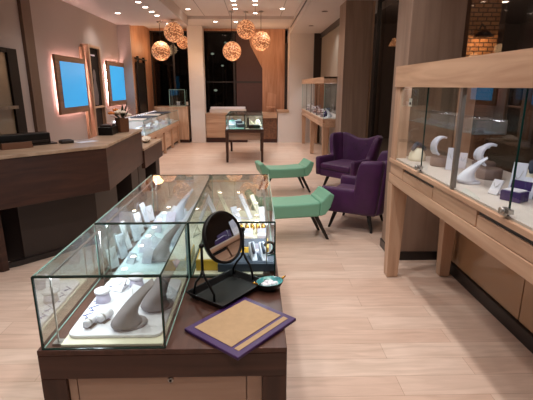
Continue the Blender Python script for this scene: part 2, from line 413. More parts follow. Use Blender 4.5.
# ------------------------------------------------------------------ front display table
TX0, TX1, TY0, TY1, TZ = -.828, .113, 1.42, 3.27, .64
tb = thing('display_table', 'dark walnut display table carrying three glass cases, free space at one front corner', 'table', ((TX0+TX1)/2, (TY0+TY1)/2, 0))
ox, oy = (TX0+TX1)/2, (TY0+TY1)/2
def L(x0, x1, y0, y1, z0, z1, mb=None, mi=0, o=(ox, oy)): return (mb or MB()).box(x0-o[0], x1-o[0], y0-o[1], y1-o[1], z0, z1, mi)
L(TX0, TX1, TY0, TY1, TZ-.022, TZ).build('tabletop', 'walnut_y', tb, .003)
for a, b in ((TY0+.0005, TY0+.05), (TY1-.05, TY1)): L(TX0, TX1, a, b, TZ-.125, TZ-.0225).build('apron', 'walnut_x', tb, .003)
for a, b in ((TX0+.001, TX0+.05), (TX1-.05, TX1-.001)): L(a, b, TY0+.0505, TY1-.0505, TZ-.125, TZ-.0225).build('side_apron', 'walnut_y', tb, .003)
for x in (TX0, TX1-.095):
    for y in (TY0, TY1-.095): L(x, x+.095, y, y+.095, 0, TZ-.124).build('leg', 'walnut_z', tb, .003)
for a, b in ((TX0+.096, -.70), (-.042, TX1-.096)): L(a, b, TY0+.014, TY0+.06, .18, TZ-.125).build('side_panel', 'tanpanel', tb, .002)
pn = L(-.697, -.045, TY0+.014, TY0+.06, .18, TZ-.125).build('drawer_panel', 'tanpanel', tb, .002)
XK = Matrix.Translation((-.338-ox, TY0+.0135-oy, .496)) @ Matrix.Rotation(R(-90), 4, 'X')
lk = MB().lathe([(.001, 0), (.011, 0), (.011, -.005), (.008, -.006), (.0005, -.006)], seg=20, xf=XK).lathe([(.0005, -.0061), (.0055, -.0061), (.0055, -.0075), (.0005, -.0075)], seg=16, mi=1, xf=XK).build('lock', 'steel', pn)
lk.data.materials.append(M['black'])
body = L(TX0+.096, TX1-.096, TY0+.061, TY1-.096, .16, TZ-.125).build('cabinet_box', 'tanpanel', tb)

LEDW = 3.0
def glass_case(name, label, x0, x1, y0, y1, z0, z1, base, barside, group, bar=True, e=.006, pale=False):
    cx, cy = (x0+x1)/2, (y0+y1)/2
    t = thing(name, label, 'glass case', (cx, cy, z0), 0, group)
    a, b, p, q, h = x0-cx, x1-cx, y0-cy, y1-cy, z1-z0
    g = ['glassg', 'glassedge2' if pale else 'glassedge']; g2 = ['glassside', 'glassedge2']
    MB().pane((a, p, 0), (b, p, 0), (b, p, h), (a, p, h), e*1.25).build('front_pane', g, t)
    MB().pane((a, q, 0), (b, q, 0), (b, q, h), (a, q, h), e*.7, edges=(0, 1, 0, 1)).build('back_pane', g2, t)
    MB().pane((a, p, 0), (a, q, 0), (a, q, h), (a, p, h), e*.7, edges=(1, 0, 0, 0)).build('side_pane', g2, t)
    MB().pane((b, p, 0), (b, q, 0), (b, q, h), (b, p, h), e*.7, edges=(1, 0, 0, 0)).build('side_pane', g2, t)
    mb = MB().pane((a, p, h), (b, p, h), (b, q, h), (a, q, h), e*.8, edges=(0, 0, 1, 0))
    for xx, dark in ((a, barside > 0), (b, barside < 0)):
        mb.bar((xx, p, h), (xx, q, h), e*.8, e*.8, 1 if dark else 2)
    mb.build('top_pane', ['glassg', 'glassedge', 'glassedge2'], t)
    MB().box(a+(.06 if barside < 0 and bar else .012), b-(.06 if barside > 0 and bar else .012), p+.012, q-.012, 0.001, .012).build('base_board', base, t, .002)
    if bar:
        s = -1 if barside < 0 else 1; bx = (a+.042) if s < 0 else (b-.042)
        MB().tube([(bx, p+.04, .0015), (bx, p+.04, h-.02)], .0035, 10).box(bx-.018, bx+.018, p+.022, p+.058, .001, .009, 0).build('lamp_post', 'steel', t)
        MB().tube([(bx, q-.05, .0015), (bx, q-.05, h-.02)], .0035, 10).build('lamp_post', 'steel', t)
        lb = MB().box(bx-.005, bx+.005, p+.03, q-.04, h-.018, h-.0105).build('light_bar', 'barhousing', t, .001)
        MB().add([(bx-.004, p+.033, h-.0182), (bx-.004, q-.043, h-.0182), (bx+.004, q-.043, h-.0182), (bx+.004, p+.033, h-.0182)], [(0, 1, 2, 3)]).build('led_strip', 'led', lb)
        d = light('AREA', (cx+bx-s*.0, cy+(p+q)/2, z0+h-.0215), LEDW*(q-p), (.86, .93, 1.0), .02); d.data.shape = 'RECTANGLE'; d.data.size = .02; d.data.size_y = q-p-.08
        d.rotation_euler = (0, R(-20*s), 0)
    return t
GC = 'glass cases on the walnut table'
XS = -.345; ZG = .938
glass_case('glass_case', 'small near glass case on the walnut table, white pad inside', TX0+.022, XS-.004, TY0+.008, 2.035, TZ+.001, ZG, 'cream', -1, GC)
glass_case('glass_case', 'glass case behind the small one, nearer the reception counter, white necklace easels inside', TX0+.022, XS-.004, 2.045, TY1-.03, TZ+.001, ZG, 'paleblue', -1, GC)
glass_case('glass_case', 'glass case behind the round mirror with yellow and slate trays inside', XS+.004, TX1-.02, 2.045, TY1-.03, TZ+.001, ZG, 'cream', 1, GC)

# ------------------------------------------------------------------ jewellery display pieces
def neck_parts(t, h=.19, lean=.07, w0=.10, w1=.055, vin='greyvinyl', basem='greyvinyl'):
    MB().lathe([(.001, 0), (.062, 0), (.064, .006), (.06, .014), (.001, .014)], seg=28, sx=.95, sy=.8).build('base', basem, t)
    rings = []
    for k in range(13):
        u = k/12; cx = -.022+lean*1.35*(u**1.3)-.012*math.sin(u*math.pi); w = w0*(1-u)**.8+w1*(1-(1-u)**.8); th = .088*(1-u)**2.6+.026*(1-u**3)+.008
        tilt = .55*u
        rings.append([(cx+th*.5*math.cos(a)*math.cos(tilt), w*.5*(abs(math.sin(a))**.8)*(1 if math.sin(a) >= 0 else -1), .014+h*u-th*.5*math.cos(a)*math.sin(tilt)) for a in [2*math.pi*i/20 for i in range(20)]])
    MB().loft(rings).build('neck', vin, t)
def neck(label, loc, rz, h, lean, vin, basem, group, w0=.10, w1=.055):
    t = thing('necklace_stand', label, 'necklace stand', loc, rz, group); neck_parts(t, h, lean, w0, w1, vin, basem); return t
def card(label, loc, rz, w, h, tilt, mat, group, name='display_card', cat='display card', mark=True):
    t = thing(name, label, cat, loc, rz, group)
    xf = Matrix.Rotation(R(-tilt), 4, 'X')
    MB().box(-w/2, w/2, -.004, .004, 0, h, 0, xf).build('panel', mat, t, .0015)
    y = h*math.sin(R(tilt)); z = h*math.cos(R(tilt))
    MB().prism([(-w*.3, .004), (w*.3, .004), (w*.3, max(y*1.5, .03)), (-w*.3, max(y*1.5, .03))], 0, .004).bar((0, y*.75, z*.78), (0, max(y*1.45, .028), .004), w*.25, .003).build('foot', mat, t)
    if mark: MB().tube([(x_*w*.3, -.0065, h*.75-h*.28*(1-abs(x_)**1.7)) for x_ in [-1+i/5 for i in range(11)]], .0012, 6, xf=xf).build('chain', 'steel', t)
    return t
def ring_roll(label, loc, rz, group):
    t = thing('ring_display', label, 'ring display', loc, rz, group)
    MB().box(-.02, .02, -.02, .016, 0, .004).build('foot', 'puck', t, .001)
    X = Matrix.Translation((0, 0, .020)) @ Matrix.Rotation(R(-90), 4, 'X')
    MB().lathe([(.001, -.028), (.013, -.028), (.016, -.024), (.016, .04), (.001, .04)], seg=20, xf=X).build('roll', 'whitevinyl', t)
    MB().lathe([(.0165, -.012), (.018, -.012), (.018, -.006), (.0165, -.006)], seg=20, xf=X).build('ring', 'steel', t)
    return t
def riser(label, loc, group, r=.032, h=.05):
    t = thing('round_riser', label, 'display riser', loc, 0, group)
    MB().lathe([(.001, 0), (r*.95, 0), (r*.8, h*.8), (.001, h*.8)], seg=24).build('stem', 'lilac', t)
    MB().lathe([(.001, h*.8), (r, h*.8), (r*1.02, h*.9), (r, h), (.001, h)], seg=24).build('top', 'whitevinyl', t)
    return t
def ringbox(label, loc, rz, group, col='pbox', w=.09, h=.045, ins='whitevinyl'):
    t = thing('jewelry_box', label, 'jewelry box', loc, rz, group)
    MB().box(-w/2, w/2, -w*.4, w*.4, 0, h).build('box_body', col, t, .003)
    MB().box(-w*.42, w*.42, -w*.33, w*.33, h, h+.006).build('cushion', ins, t, .002)
    MB().box(-w/2, w/2, -.004, .004, 0, h*.9, 0, Matrix.Translation((0, w*.4+.005, h)) @ Matrix.Rotation(R(-15), 4, 'X')).build('lid', col, t, .002)
    return t

# near small case -----------------------------------------------------
ZB = TZ+.013
def rrect(x0, x1, y0, y1, r, n=6):
    p = []
    for cx, cy, a0 in ((x1-r, y1-r, 0), (x0+r, y1-r, 90), (x0+r, y0+r, 180), (x1-r, y0+r, 270)):
        p += [(cx+r*math.cos(R(a0+90*i/n)), cy+r*math.sin(R(a0+90*i/n))) for i in range(n+1)]
    return p
pad = thing('display_pad', 'thick white rounded display pad in the small near glass case', 'display pad', (-.555, 1.74, ZB))
MB().prism(rrect(-.185, .182, -.262, .235, .035), 0, .014).build('pad', 'whitevinyl', pad, .004, 3)
sc = MB()
for k in range(5):
    y0 = -.14+k*.062
    sc.tube([(-.163+.018*math.sin(i*1.1)+.004*i/8, y0+.052*i/8+.008*math.cos(i*1.9), .0150) for i in range(9)], .0021, 5)
sc.build('lettering', 'blueink', pad)
ZP = ZB+.0145
G = 'display pieces in the small near case'
neck('grey curved necklace stand leaning in the front of the small near case', (-.505, 1.555, ZP), R(20), .160, .085, 'greyvinyl', 'greyvinyl', G, .115, .06)
neck('grey curved necklace stand just behind the front one in the small near case', (-.425, 1.70, ZP), R(35), .185, .085, 'greyvinyl', 'greyvinyl', G, .115, .06)
ring_roll('white ring roll nearest the case corner with the lamp post', (-.672, 1.548, ZP), R(-15), G)
ring_roll('white ring roll beside the front grey necklace stand', (-.628, 1.585, ZP), R(-25), G)
riser('round white riser standing nearer the blue lettering of the pad', (-.690, 1.755, ZP), G, .034, .055)
riser('round white riser at the back of the small near case', (-.58, 1.90, ZP), G, .036, .055)
card('white earring panel leaning behind the front grey necklace stand', (-.565, 1.72, ZP), R(-32), .085, .09, 50, 'whitevinyl', G)
card('small white earring panel beside the round risers in the near case', (-.66, 1.84, ZP), R(-20), .06, .07, 45, 'whitevinyl', G)
# long case nearer the reception ---------------------------------------
G = 'white display pieces in the long case nearer reception'
neck('grey necklace stand at the near end of the long case behind the small one', (-.52, 2.27, ZB), R(20), .19, .09, 'greyvinyl', 'greyvinyl', G, .12, .06)
neck('tall white necklace easel near the far end of the long case', (-.555, 3.0, ZB), R(15), .21, .09, 'bluewhite', 'bluewhite', G, .09, .06)
neck('tallest white necklace easel standing by the case seam', (-.45, 2.78, ZB), R(10), .235, .10, 'bluewhite', 'bluewhite', G, .10, .065)
neck('white necklace easel behind the gray one in the long case', (-.47, 2.52, ZB), R(20), .18, .08, 'bluewhite', 'bluewhite', G, .09, .06)
pl = [(-.70, 2.20), (-.66, 2.36), (-.70, 2.52), (-.62, 2.44), (-.67, 2.72), (-.60, 2.66), (-.70, 2.88), (-.62, 2.92), (-.66, 3.06), (-.57, 3.08), (-.61, 2.20)]
od = ['first', 'second', 'third', 'fourth', 'fifth', 'sixth', 'seventh', 'eighth', 'ninth', 'tenth', 'eleventh']
for k, (x, y) in enumerate(pl):
    card(od[k]+' small pale card from the near end under the lamp bars', (x, y, ZB), R(-30+25*math.sin(k*2.1)), .055+.012*(k % 2), .065+.018*(k % 3), 30+6*(k % 3), ['bluewhite', 'lilac', 'whitevinyl'][k % 3], G)
for k in range(7):  # panels added in place of reflections in the outer pane
    card(od[k]+' slim white panel from the near end, added as a reflection in the outer glass', (-.765+.012*(k % 2), 2.15+k*.14, ZB), R(55+12*(k % 3)), .06, .11+.03*(k % 3), 14, ['whitevinyl', 'bluewhite'][k % 2], G)
# long case behind the mirror -------------------------------------------
G = 'display pieces in the case behind the mirror'
t = thing('suede_tray', 'slate blue suede tray just behind the round mirror', 'display tray', (-.055, 2.16, ZB), 0, G)
MB().box(-.15, .15, -.08, .08, 0, .045).build('tray_body', 'navy', t, .003)
MB().box(-.14, .14, -.07, .07, .045, .048).build('liner', 'navy', t, .001)
for k, x in enumerate((-.02, .035)):
    t = thing('watch_ramp', ['pale grey ramp on the slate tray nearer the mirror', 'pale grey ramp on the slate tray nearer the glass corner'][k], 'watch display', (x, 2.16, ZB+.0485), R(12), G)
    MB().prism([(-.05, 0), (.05, 0), (.05, .07), (.04, .075)], -.015, .015, xf=Matrix.Rotation(R(90), 4, 'Z') @ Matrix.Rotation(R(90), 4, 'X')).build('ramp', 'bluewhite', t, .002)
    MB().tube([(.0, -.03, .035), (.0, .0, .055), (.0, .03, .072)], .008, 8).build('strap', 'navy', t)
t = thing('bangle_stand', 'black bangle standing upright on the slate tray', 'bangle', (.066, 2.20, ZB+.0485), R(30), G)
MB().tube([(.034*math.cos(a), 0, .038+.034*math.sin(a)) for a in [math.pi*2*i/20 for i in range(21)]], .008, 8).build('bangle', 'black', t)
MB().box(-.025, .025, -.02, .02, 0, .006).build('foot', 'black', t)
t = thing('yellow_tray', 'deep yellow display tray beside the case seam', 'display tray', (-.262, 2.22, ZB), 0, G)
MB().box(-.06, .06, -.12, .12, 0, .06).build('tray_body', 'yellow', t, .003); MB().box(-.052, .052, -.112, .112, .06, .063).build('liner', 'cream', t, .001)
t = thing('yellow_tray', 'flat yellow display tray behind the slate tray', 'display tray', (.0, 2.42, ZB), 0, G)
MB().box(-.10, .07, -.08, .08, 0, .035).build('tray_body', 'yellow', t, .003); MB().box(-.09, .06, -.07, .07, .035, .038).build('liner', 'navy', t, .001)
for k in range(5):
    t = thing('bangle_roll', od[k]+' gold bangle roll in the row behind the yellow trays, from the mirror outward', 'bangle roll', (-.10+k*.036, 2.68, ZB), R(6), G)
    MB().lathe([(.001, -.03), (.014, -.03), (.014, .03), (.001, .03)], seg=16, xf=Matrix.Translation((0, 0, .05)) @ Matrix.Rotation(R(90), 4, 'Y') @ Matrix.Rotation(R(90), 4, 'X')).build('roll', 'gold', t)
    MB().box(-.012, .012, -.025, .025, 0, .038).build('stand', 'cream', t)
for k, (x, y, h, ti, rz, mt) in enumerate([(-.27, 2.92, .24, 24, 70, 'bluewhite'), (-.20, 3.05, .22, 24, 70, 'cream'), (-.12, 2.86, .14, 30, 40, 'bluewhite'), (-.04, 3.0, .2, 26, 65, 'whitevinyl'), (.03, 3.05, .18, 26, 60, 'cream'), (-.25, 2.62, .13, 35, 30, 'cream'), (.055, 2.86, .13, 22, 20, 'whitevinyl'), (-.15, 2.50, .10, 40, 10, 'bluewhite')]):
    card(od[k]+' slanted pale board in the case behind the mirror', (x, y, ZB), R(rz), .055, h, ti, mt, G)
for k, (x, y, mt) in enumerate([(.035, 2.56, 'lilac'), (-.055, 2.56, 'whitevinyl'), (.02, 2.285, 'lilac')]):
    ringbox(['lilac box near the lamp post behind the flat yellow tray', 'white ring box behind the flat yellow tray', 'lilac box at the lamp post end just behind the slate tray'][k], (x, y, ZB), 0, G, mt, .06, .035)

# ------------------------------------------------------------------ mirror, catalogue, bowl on the table
mt_ = thing('vanity_mirror', 'round black tilting mirror on a wishbone stand with a tray foot', 'mirror', (-.157, 1.90, TZ+.001), R(52))
# local x runs along the long side of the tray
def rect_ring(a, b, z): return [(-a, -b, z), (a, -b, z), (a, b, z), (-a, b, z)]
MB().loft([[(x-.008, y-.026, z) for x, y, z in q] for q in (rect_ring(.142, .096, 0), rect_ring(.164, .118, .034), rect_ring(.157, .111, .034), rect_ring(.138, .092, .006))], smooth=False).build('tray', 'black', mt_, .002)
ZM = .272; RM = .122
for s in (-1, 1):
    x = s*(RM+.022)
    a = MB().tube([(x, 0, ZM), (x, 0, .15)], .0062, 10)
    for q in (-1, 1): a.tube([(x, 0, .155), (x, q*.012, .125), (x, q*.045, .085), (x-s*.006, q*.062, .05), (x-s*.004, q*.064, .018)], .0058, 10)
    a.sphere((x, 0, ZM), .012, 14, 8); a.tube([(x, 0, ZM), (x-s*.02, 0, ZM)], .005, 8)
    a.build('stand_arm', 'black', mt_)
XM = Matrix.Translation((0, 0, ZM)) @ Matrix.Rotation(R(-19), 4, 'X') @ Matrix.Rotation(R(90), 4, 'X')
fr = MB().lathe([(RM-.010, .004), (RM-.006, .012), (RM, .012), (RM+.004, .004), (RM+.002, -.010), (RM-.004, -.012), (.001, -.012), (.001, .002), (RM-.010, .002)], seg=64, xf=XM)
fr = fr.build('mirror_frame', 'black', mt_)
MB().lathe([(.0005, .0045), (RM-.0095, .0045), (RM-.0095, .0025), (.0005, .0025)], seg=64, smooth=False, xf=XM).build('mirror_glass', 'mirror', mt_)

ct = thing('counter_pad', 'tan suede counter pad with wide purple border overhanging the table edge', 'display pad', (-.065, 1.573, TZ+.001), R(-41.5))
W_, H_ = .30, .355
cp = MB().box(-W_/2, W_/2, -H_/2, H_/2, 0, .014)
cp.build('pad_board', 'border', ct, .003)
MB().box(-W_/2+.028, W_/2-.062, -H_/2+.03, H_/2-.026, .0142, .0165).build('suede_inset', 'tanpad', ct, .001)
MB().box(W_/2-.048, W_/2-.024, -H_/2+.03, H_/2-.026, .0142, .0160).build('narrow_inset', 'tanpad', ct, .001)

bw = thing('shell_bowl', 'small shell bowl of teal mother of pearl beside the mirror tray', 'bowl', (.062, 1.90, TZ+.001), R(25))
MB().lathe([(.001, 0), (.025, .0), (.052, .016), (.066, .044), (.064, .045), (.049, .02), (.022, .006), (.001, .005)], seg=28, sx=1.05, sy=.85).build('shell', ['black'], bw)
MB().lathe([(.001, .0056), (.022, .0066), (.049, .0206), (.0635, .0452), (.0625, .0452), (.048, .0216), (.021, .0076), (.001, .0066)], seg=28, sx=1.05, sy=.85).build('nacre_lining', 'nacre', bw)
for s in (-1, 1): MB().tube([(s*.066, 0, .042), (s*.078, 0, .049), (s*.09, .004, .052)], [.006, .005, .003], 8).build('handle', 'gold', bw)
k = 0
for i in range(9):
    a = i*2.4; r_ = .008+.0035*i
    o = MB().sphere((0, 0, 0), 0.0125, 12, 8, sx=1.2, sy=.9, sz=.8).build('white_pebble', 'whitevinyl', None, loc=(.056+r_*math.cos(a)*1.0, 1.894+r_*math.sin(a)*.8, TZ+.036+.004*(i % 2)-.0005*i))
    tag(o, 'small white pebble lying in the shell bowl', 'pebble', 'white pebbles in the shell bowl')

# ------------------------------------------------------------------ benches and armchairs
def bench(label, loc, rz):
    t = thing('upholstered_bench', label, 'bench', loc, rz, 'mint green benches')
    hw = .185
    def slab(top, bot):   # profile lists in x,z
        poly = top+bot[::-1]; return MB().prism(poly, -hw, hw, xf=Matrix.Rotation(R(90), 4, 'X'))
    xs = [-.30+.06*i for i in range(11)]
    slab([(x, .425-.012*(1-(x/.3)**2)) for x in xs], [(x, .265) for x in xs]).build('seat', 'green', t, .022, 3)
    for s in (-1, 1):
        top = [(s*.298, .426), (s*.33, .446), (s*.365, .485), (s*.395, .522)]
        bot = [(s*.298, .267), (s*.36, .285), (s*.415, .36), (s*.455, .492)]
        o = slab(top, bot); 
        o.build('armrest', 'green', t, .018, 3)
        for q in (-1, 1):
            MB().loft([[(s*.265+a*.024, q*.12+b*.024, .268) for a, b in ((-1, -1), (1, -1), (1, 1), (-1, 1))], [(s*.40+a*.015, q*.155+b*.015, 0) for a, b in ((-1, -1), (1, -1), (1, 1), (-1, 1))]], smooth=False).build('leg', 'blackwood', t, .002)
    return t
bench('mint green bench nearer the walnut display table', (.345, 4.42, 0), R(10))
b2 = bench('mint green bench farther back, in front of the purple chair facing us', (.43, 6.50, 0), R(13)); b2.scale = (.95, .95, .95)

def armchair(label, loc, rz):
    t = thing('armchair', label, 'armchair', loc, rz, 'purple velvet armchairs')
    path = []
    def arc(cx, cy, r, a0, a1, n): return [(cx+r*math.cos(R(a0+(a1-a0)*i/n)), cy+r*math.sin(R(a0+(a1-a0)*i/n))) for i in range(n+1)]
    side = [(.36, y) for y in (-.36, -.345, -.2, -.06, .04, .07, .08, .09, .105, .12, .14, .16, .18)]
    corner = arc(.21, .20, .15, 0, 90, 8)
    def height(x, y):
        if y < .07: return .56
        if y < .18: u = (y-.07)/.11; return .56+.36*(1-(1-u)**2.2)
        ax = abs(x)
        return 0.85+.08*min(1, max(0, (ax-.08)/.2))**1.5 if y > .18 else .92
    rside = side+corner[1:]
    path = rside+[(.14, .35), (.07, .35), (0, .35), (-.07, .35), (-.14, .35)]+[(-x, y) for x, y in rside[::-1]]
    rings = []; n = len(path)
    for i, (x, y) in enumerate(path):
        x0, y0 = path[max(i-1, 0)]; x1, y1 = path[min(i+1, n-1)]
        tx, ty = x1-x0, y1-y0; l = math.hypot(tx, ty); nx, ny = ty/l, -tx/l
        h = height(x, y); k = .11*max(0, (h-.5))/.4; q = .043
        if i in (0, n-1): h -= .025; q = .03
        lo = .245; prof = []
        for d, z in ((-1, .0), (.75, .0), (1.0, .06), (1.05, .35), (1.02, .62)): prof.append((d*q+k*z, lo+(h-lo)*z))
        for a in range(0, 181, 30): prof.append((q*math.cos(R(a))+k, h-q+q*math.sin(R(a))))
        for d, z in ((-1.02, .62), (-1.0, .35), (-1, .06)): prof.append((d*q+k*z, lo+(h-lo)*z))
        rings.append([(x+nx*d, y+ny*d, z) for d, z in prof])
    ka = len(side)+3
    MB().loft(rings[:ka+1]).build('armrest', 'purple', t); b = MB().loft(rings[ka:n-ka]).build('backrest', 'purple', t); MB().loft(rings[n-ka-1:]).build('armrest', 'purple', t)
    for x, z in ((-.15, .76), (0, .76), (.15, .76), (-.075, .66), (.075, .66), (-.15, .56), (0, .56), (.15, .56)):
        MB().sphere((x, .318+.10*(z-.5)/.4*.6, z), .013, 10, 6, sy=.6).build('button', 'purple', b)
    MB().box(-.315, .315, -.345, .31, .345, .455).build('seat_cushion', 'purple', t, .035, 4)
    MB().box(-.335, .335, -.335, .32, .225, .345).build('seat_frame', 'purple', t, .02, 3)
    for sx in (-1, 1):
        for sy in (-1, 1):
            MB().loft([[(sx*.225+a*.024, sy*.21+b_*.024, .226) for a, b_ in ((-1, -1), (1, -1), (1, 1), (-1, 1))], [(sx*.285+a*.014, sy*.275+b_*.014, 0) for a, b_ in ((-1, -1), (1, -1), (1, 1), (-1, 1))]], smooth=False).build('leg', 'blackwood', t, .002)
    t.scale = (.91, .91, .91)
    return t
armchair('purple velvet wing armchair turned sideways beside the wood pillar', (1.20, 4.86, 0), R(-120))
armchair('purple velvet wing armchair facing us in front of the wood column', (1.45, 6.74, 0), R(-48))

# ------------------------------------------------------------------ tall wooden showcases on the aisle's window side
def tall_case(label, x0, x1, y0, y1, legs, zr, zl, zb0, zb1, dividers, drawers, posts=True, post=.11):
    t = thing('wall_showcase', label, 'showcase', (x0, y1, 0))
    def B(a, b, c, d, e, f, mb=None, mi=0): return (mb or MB()).box(a-x0, b-x0, c-y1, d-y1, e, f, mi)
    B(x0, x0+.045, y0, y1, zb0, zb1-.001, B(x1-.045, x1, y0, y1, zb0, zb1-.001, B(x0+.045, x1-.045, y1-.045, y1, zb0, zb1-.001, B(x0+.045, x1-.045, y0, y0+.045, zb0, zb1-.001, B(x0+.002, x1, y0, y1, zb1-.03, zb1))))).build('top_beam', 'oak_y', t)
    B(x0+.006, x1, y0, y1, zr, zr+.075).build('lower_rail', 'oak_y', t, .003)
    B(x0+.045, x1, y0, y1, zr+.0755, zl-.03).build('drawer_carcass', 'oak_y', t)
    B(x0, x1, y0, y1, zl-.0295, zl).build('ledge', 'oak_y', t, .003)
    for a, b, isd in drawers:
        o = B(x0+.012, x0+.045, a+.003, b-.003, zr+.079, zl-.033 if not isd else zl-.055).build('drawer_front' if isd else 'front_panel', 'oak_y', t, .002)
        if isd:
            B(x0+.02, x0+.046, a+.003, b-.003, zl-.054, zl-.031).build('slot_shade', 'bronze', o)  # dark strip stands in for the shade in the finger gap
    for yl in legs:
        for xx, w in ((x0+.03, post), (x1-.12, post*.9)):
            MB().loft([[(xx-x0+a, yl-y1+b, zr-.001) for a, b in ((-.022, -.012), (w, -.012), (w, w), (-.022, w))], [(xx-x0+a, yl-y1+b, .006) for a, b in ((.0, .012), (w*.86, .012), (w*.86, w*.92), (.0, w*.92))]], smooth=False).box(xx-x0+.01, xx-x0+w*.8, yl-y1+.02, yl-y1+w*.85, 0, .007, 0).build('leg', 'oak_z', t, .003)
    for yy in (y1-post, y0) if posts else ():
        for xx in (x0+.01, x1-.10): B(xx, xx+.09, yy, yy+post, zl, zb0).build('corner_post', 'oak_z', t, .003)
    B(x0+.02, x1-.02, y0+.02, y1-.02, zl+.0005, zl+.012).build('display_deck', 'creamdeck', t)
    for yy in (y0+.012, y1-.012):
        MB().pane((.02, yy-y1, zl), (x1-.02-x0, yy-y1, zl), (x1-.02-x0, yy-y1, zb0), (.02, yy-y1, zb0), .008, edges=(0, 1, 0, 1)).build('end_pane', ['glass', 'glassedge2'], t)
    xg = x0+.02; ys = sorted([y0+(post if posts else .012), y1-(post if posts else .012)]+[d for d, k in dividers])
    for a, b in zip(ys[:-1], ys[1:]):
        MB().pane((xg-x0, a-y1, zl), (xg-x0, b-y1, zl), (xg-x0, b-y1, zb0), (xg-x0, a-y1, zb0), .004, edges=(0, 0, 0, 0)).build('glass_door', ['glass', 'glassedge'], t)
    for d, k in dividers:
        if k == 'p': B(xg-.012, xg+.012, d-.014, d+.014, zl, zb0).build('door_profile', 'alu', t, .002)
        else:
            B(xg-.004, xg+.004, d-.0025, d+.0025, zl+.01, zb0).build('glass_joint', 'glassedge', t)
            if k == 'l':
                MB().lathe([(.001, -.025), (.018, -.025), (.018, -.012), (.012, -.010), (.012, .012), (.001, .012)], seg=16, xf=Matrix.Translation((xg-x0-.014, d-y1, zl+.035)) @ Matrix.Rotation(R(90), 4, 'Y')).box(xg-x0-.02, xg-x0+.004, d-y1-.03, d-y1+.03, zl+.025, zl+.045).build('lock', 'steel', t)
    MB().pane((x1-.012-x0, y0-y1, zl), (x1-.012-x0, 0, zl), (x1-.012-x0, 0, zb0), (x1-.012-x0, y0-y1, zb0), .004, edges=(0, 0, 0, 0)).build('back_pane', ['glassd', 'glassedge'], t)
    B(x0+.05, x0+.075, y0+.1, y1-.1, zb1-.05, zb1-.031).build('light_strip', 'led2', t)
    d = light('AREA', (x0+.10, (y0+y1)/2, zb1-.055), 1.9*(y1-y0), (.93, .93, 1.0), .02); d.data.shape = 'RECTANGLE'; d.data.size = .03; d.data.size_y = y1-y0-.25; d.rotation_euler = (0, R(-12), 0)
    return t
tall_case('long oak wall showcase on legs nearest us, with drawers and sliding glass doors', 1.09, 1.70, -.9, 3.44, (3.355, .9), .835, 1.035, 1.592, 1.745,
          [(2.81, 'l'), (2.325, 'p'), (1.775, 'l'), (1.2, 'p'), (.4, 'p')], [(2.57, 3.12, 1), (2.02, 2.565, 0), (1.47, 2.015, 1), (.9, 1.465, 0), (-.85, .895, 0), (3.125, 3.43, 0)])
tall_case('far oak wall showcase on legs beyond the wood column', 1.29, 1.80, 8.36, 12.36, (8.38, 10.3, 12.22), .82, .98, 1.655, 1.77,
          [(9.4, 'j'), (10.36, 'p'), (11.3, 'j')], [(8.4, 9.4, 0), (9.405, 10.4, 0), (10.405, 11.4, 0), (11.405, 12.3, 0)], False, post=.09)
# things in the near wall showcase
ZS = 1.048; G = 'display pieces in the near wall showcase'
def draped(label, loc, rz, G, s=1.):
    t = thing('bracelet_stand', label, 'bracelet stand', loc, rz, G)
    MB().lathe([(.001, 0), (.085*s, 0), (.085*s, .02), (.078*s, .05), (.05*s, .085), (.001, .098)], seg=28).build('dome', 'cream', t)
    MB().tube([(-.075*s, -.02, .085), (-.03*s, 0, .112), (.0, .01, .125), (.04*s, 0, .112), (.08*s, -.02, .08)], [.012, .018, .02, .016, .01], 10).build('bracelet', 'navy', t)
    return t
def bust(label, loc, rz, G, h=.13, w=.07, flip=1):
    t = thing('necklace_bust', label, 'necklace stand', loc, rz, G)
    MB().lathe([(.001, 0), (.072, 0), (.074, .01), (.074, .055), (.066, .062), (.001, .062)], seg=28).build('drum', 'puck', t)
    rings = []
    for k in range(15):
        u = k/14; a = R(-55+165*u); r_ = .072
        cx = -.005+r_*math.cos(a)*-.85; cz = .062+h*.47+r_*math.sin(a)*h/.13*.75; wd = w*(1.15-.55*u); th = .007
        nx, nz = -math.cos(a), math.sin(a)
        rings.append([(cx+nx*d, e*wd/2, cz+nz*d) for d, e in ((-th, -1), (th, -1), (th, 1), (-th, 1))])
    MB().loft(rings, smooth=False).build('collar', 'bluewhite', t, .003)
    return t
draped('domed cream stand with dark bracelet at the far end of the near showcase', (1.235, 3.225, ZS), R(10), G, .75)
bust('white curled collar on a taupe drum by the first showcase lock', (1.325, 3.0, ZS), R(5), G, .16, .08)
bust('white curled collar on a taupe drum behind the big slanted white stand', (1.44, 2.56, ZS), R(-10), G, .165, .085)
bust('white collar on a taupe drum half hidden behind the door profile', (1.53, 2.80, ZS), R(25), G, .11)
neck('big slanted white necklace stand beside the door profile', (1.255, 2.43, ZS), R(-25), .14, .075, 'bluewhite', 'bluewhite', G, .12, .08)
card('white panel between the first collar and the door profile', (1.32, 2.82, ZS), R(-40), .075, .15, 10, 'bluewhite', G)
card('narrow white panel leaning behind the first collar', (1.42, 2.88, ZS), R(-40), .05, .11, 18, 'whitevinyl', G)
card('tall white earring panel leaning behind the purple box', (1.37, 2.17, ZS), R(-52), .07, .165, 14, 'bluewhite', G)
card('short white earring panel standing close to the second lock', (1.365, 2.065, ZS), R(-50), .06, .11, 22, 'bluewhite', G)
card('white folded card on the deck before the purple box', (1.245, 2.155, ZS), R(-65), .055, .085, 30, 'whitevinyl', G)
ringbox('purple box holding a white cushion, close to the second lock', (1.285, 2.03, ZS), R(-60), G, 'pbox', .10, .05)
ringbox('purple box behind the tall white earring panel', (1.47, 2.06, ZS), R(-60), G, 'pbox', .13, .06)
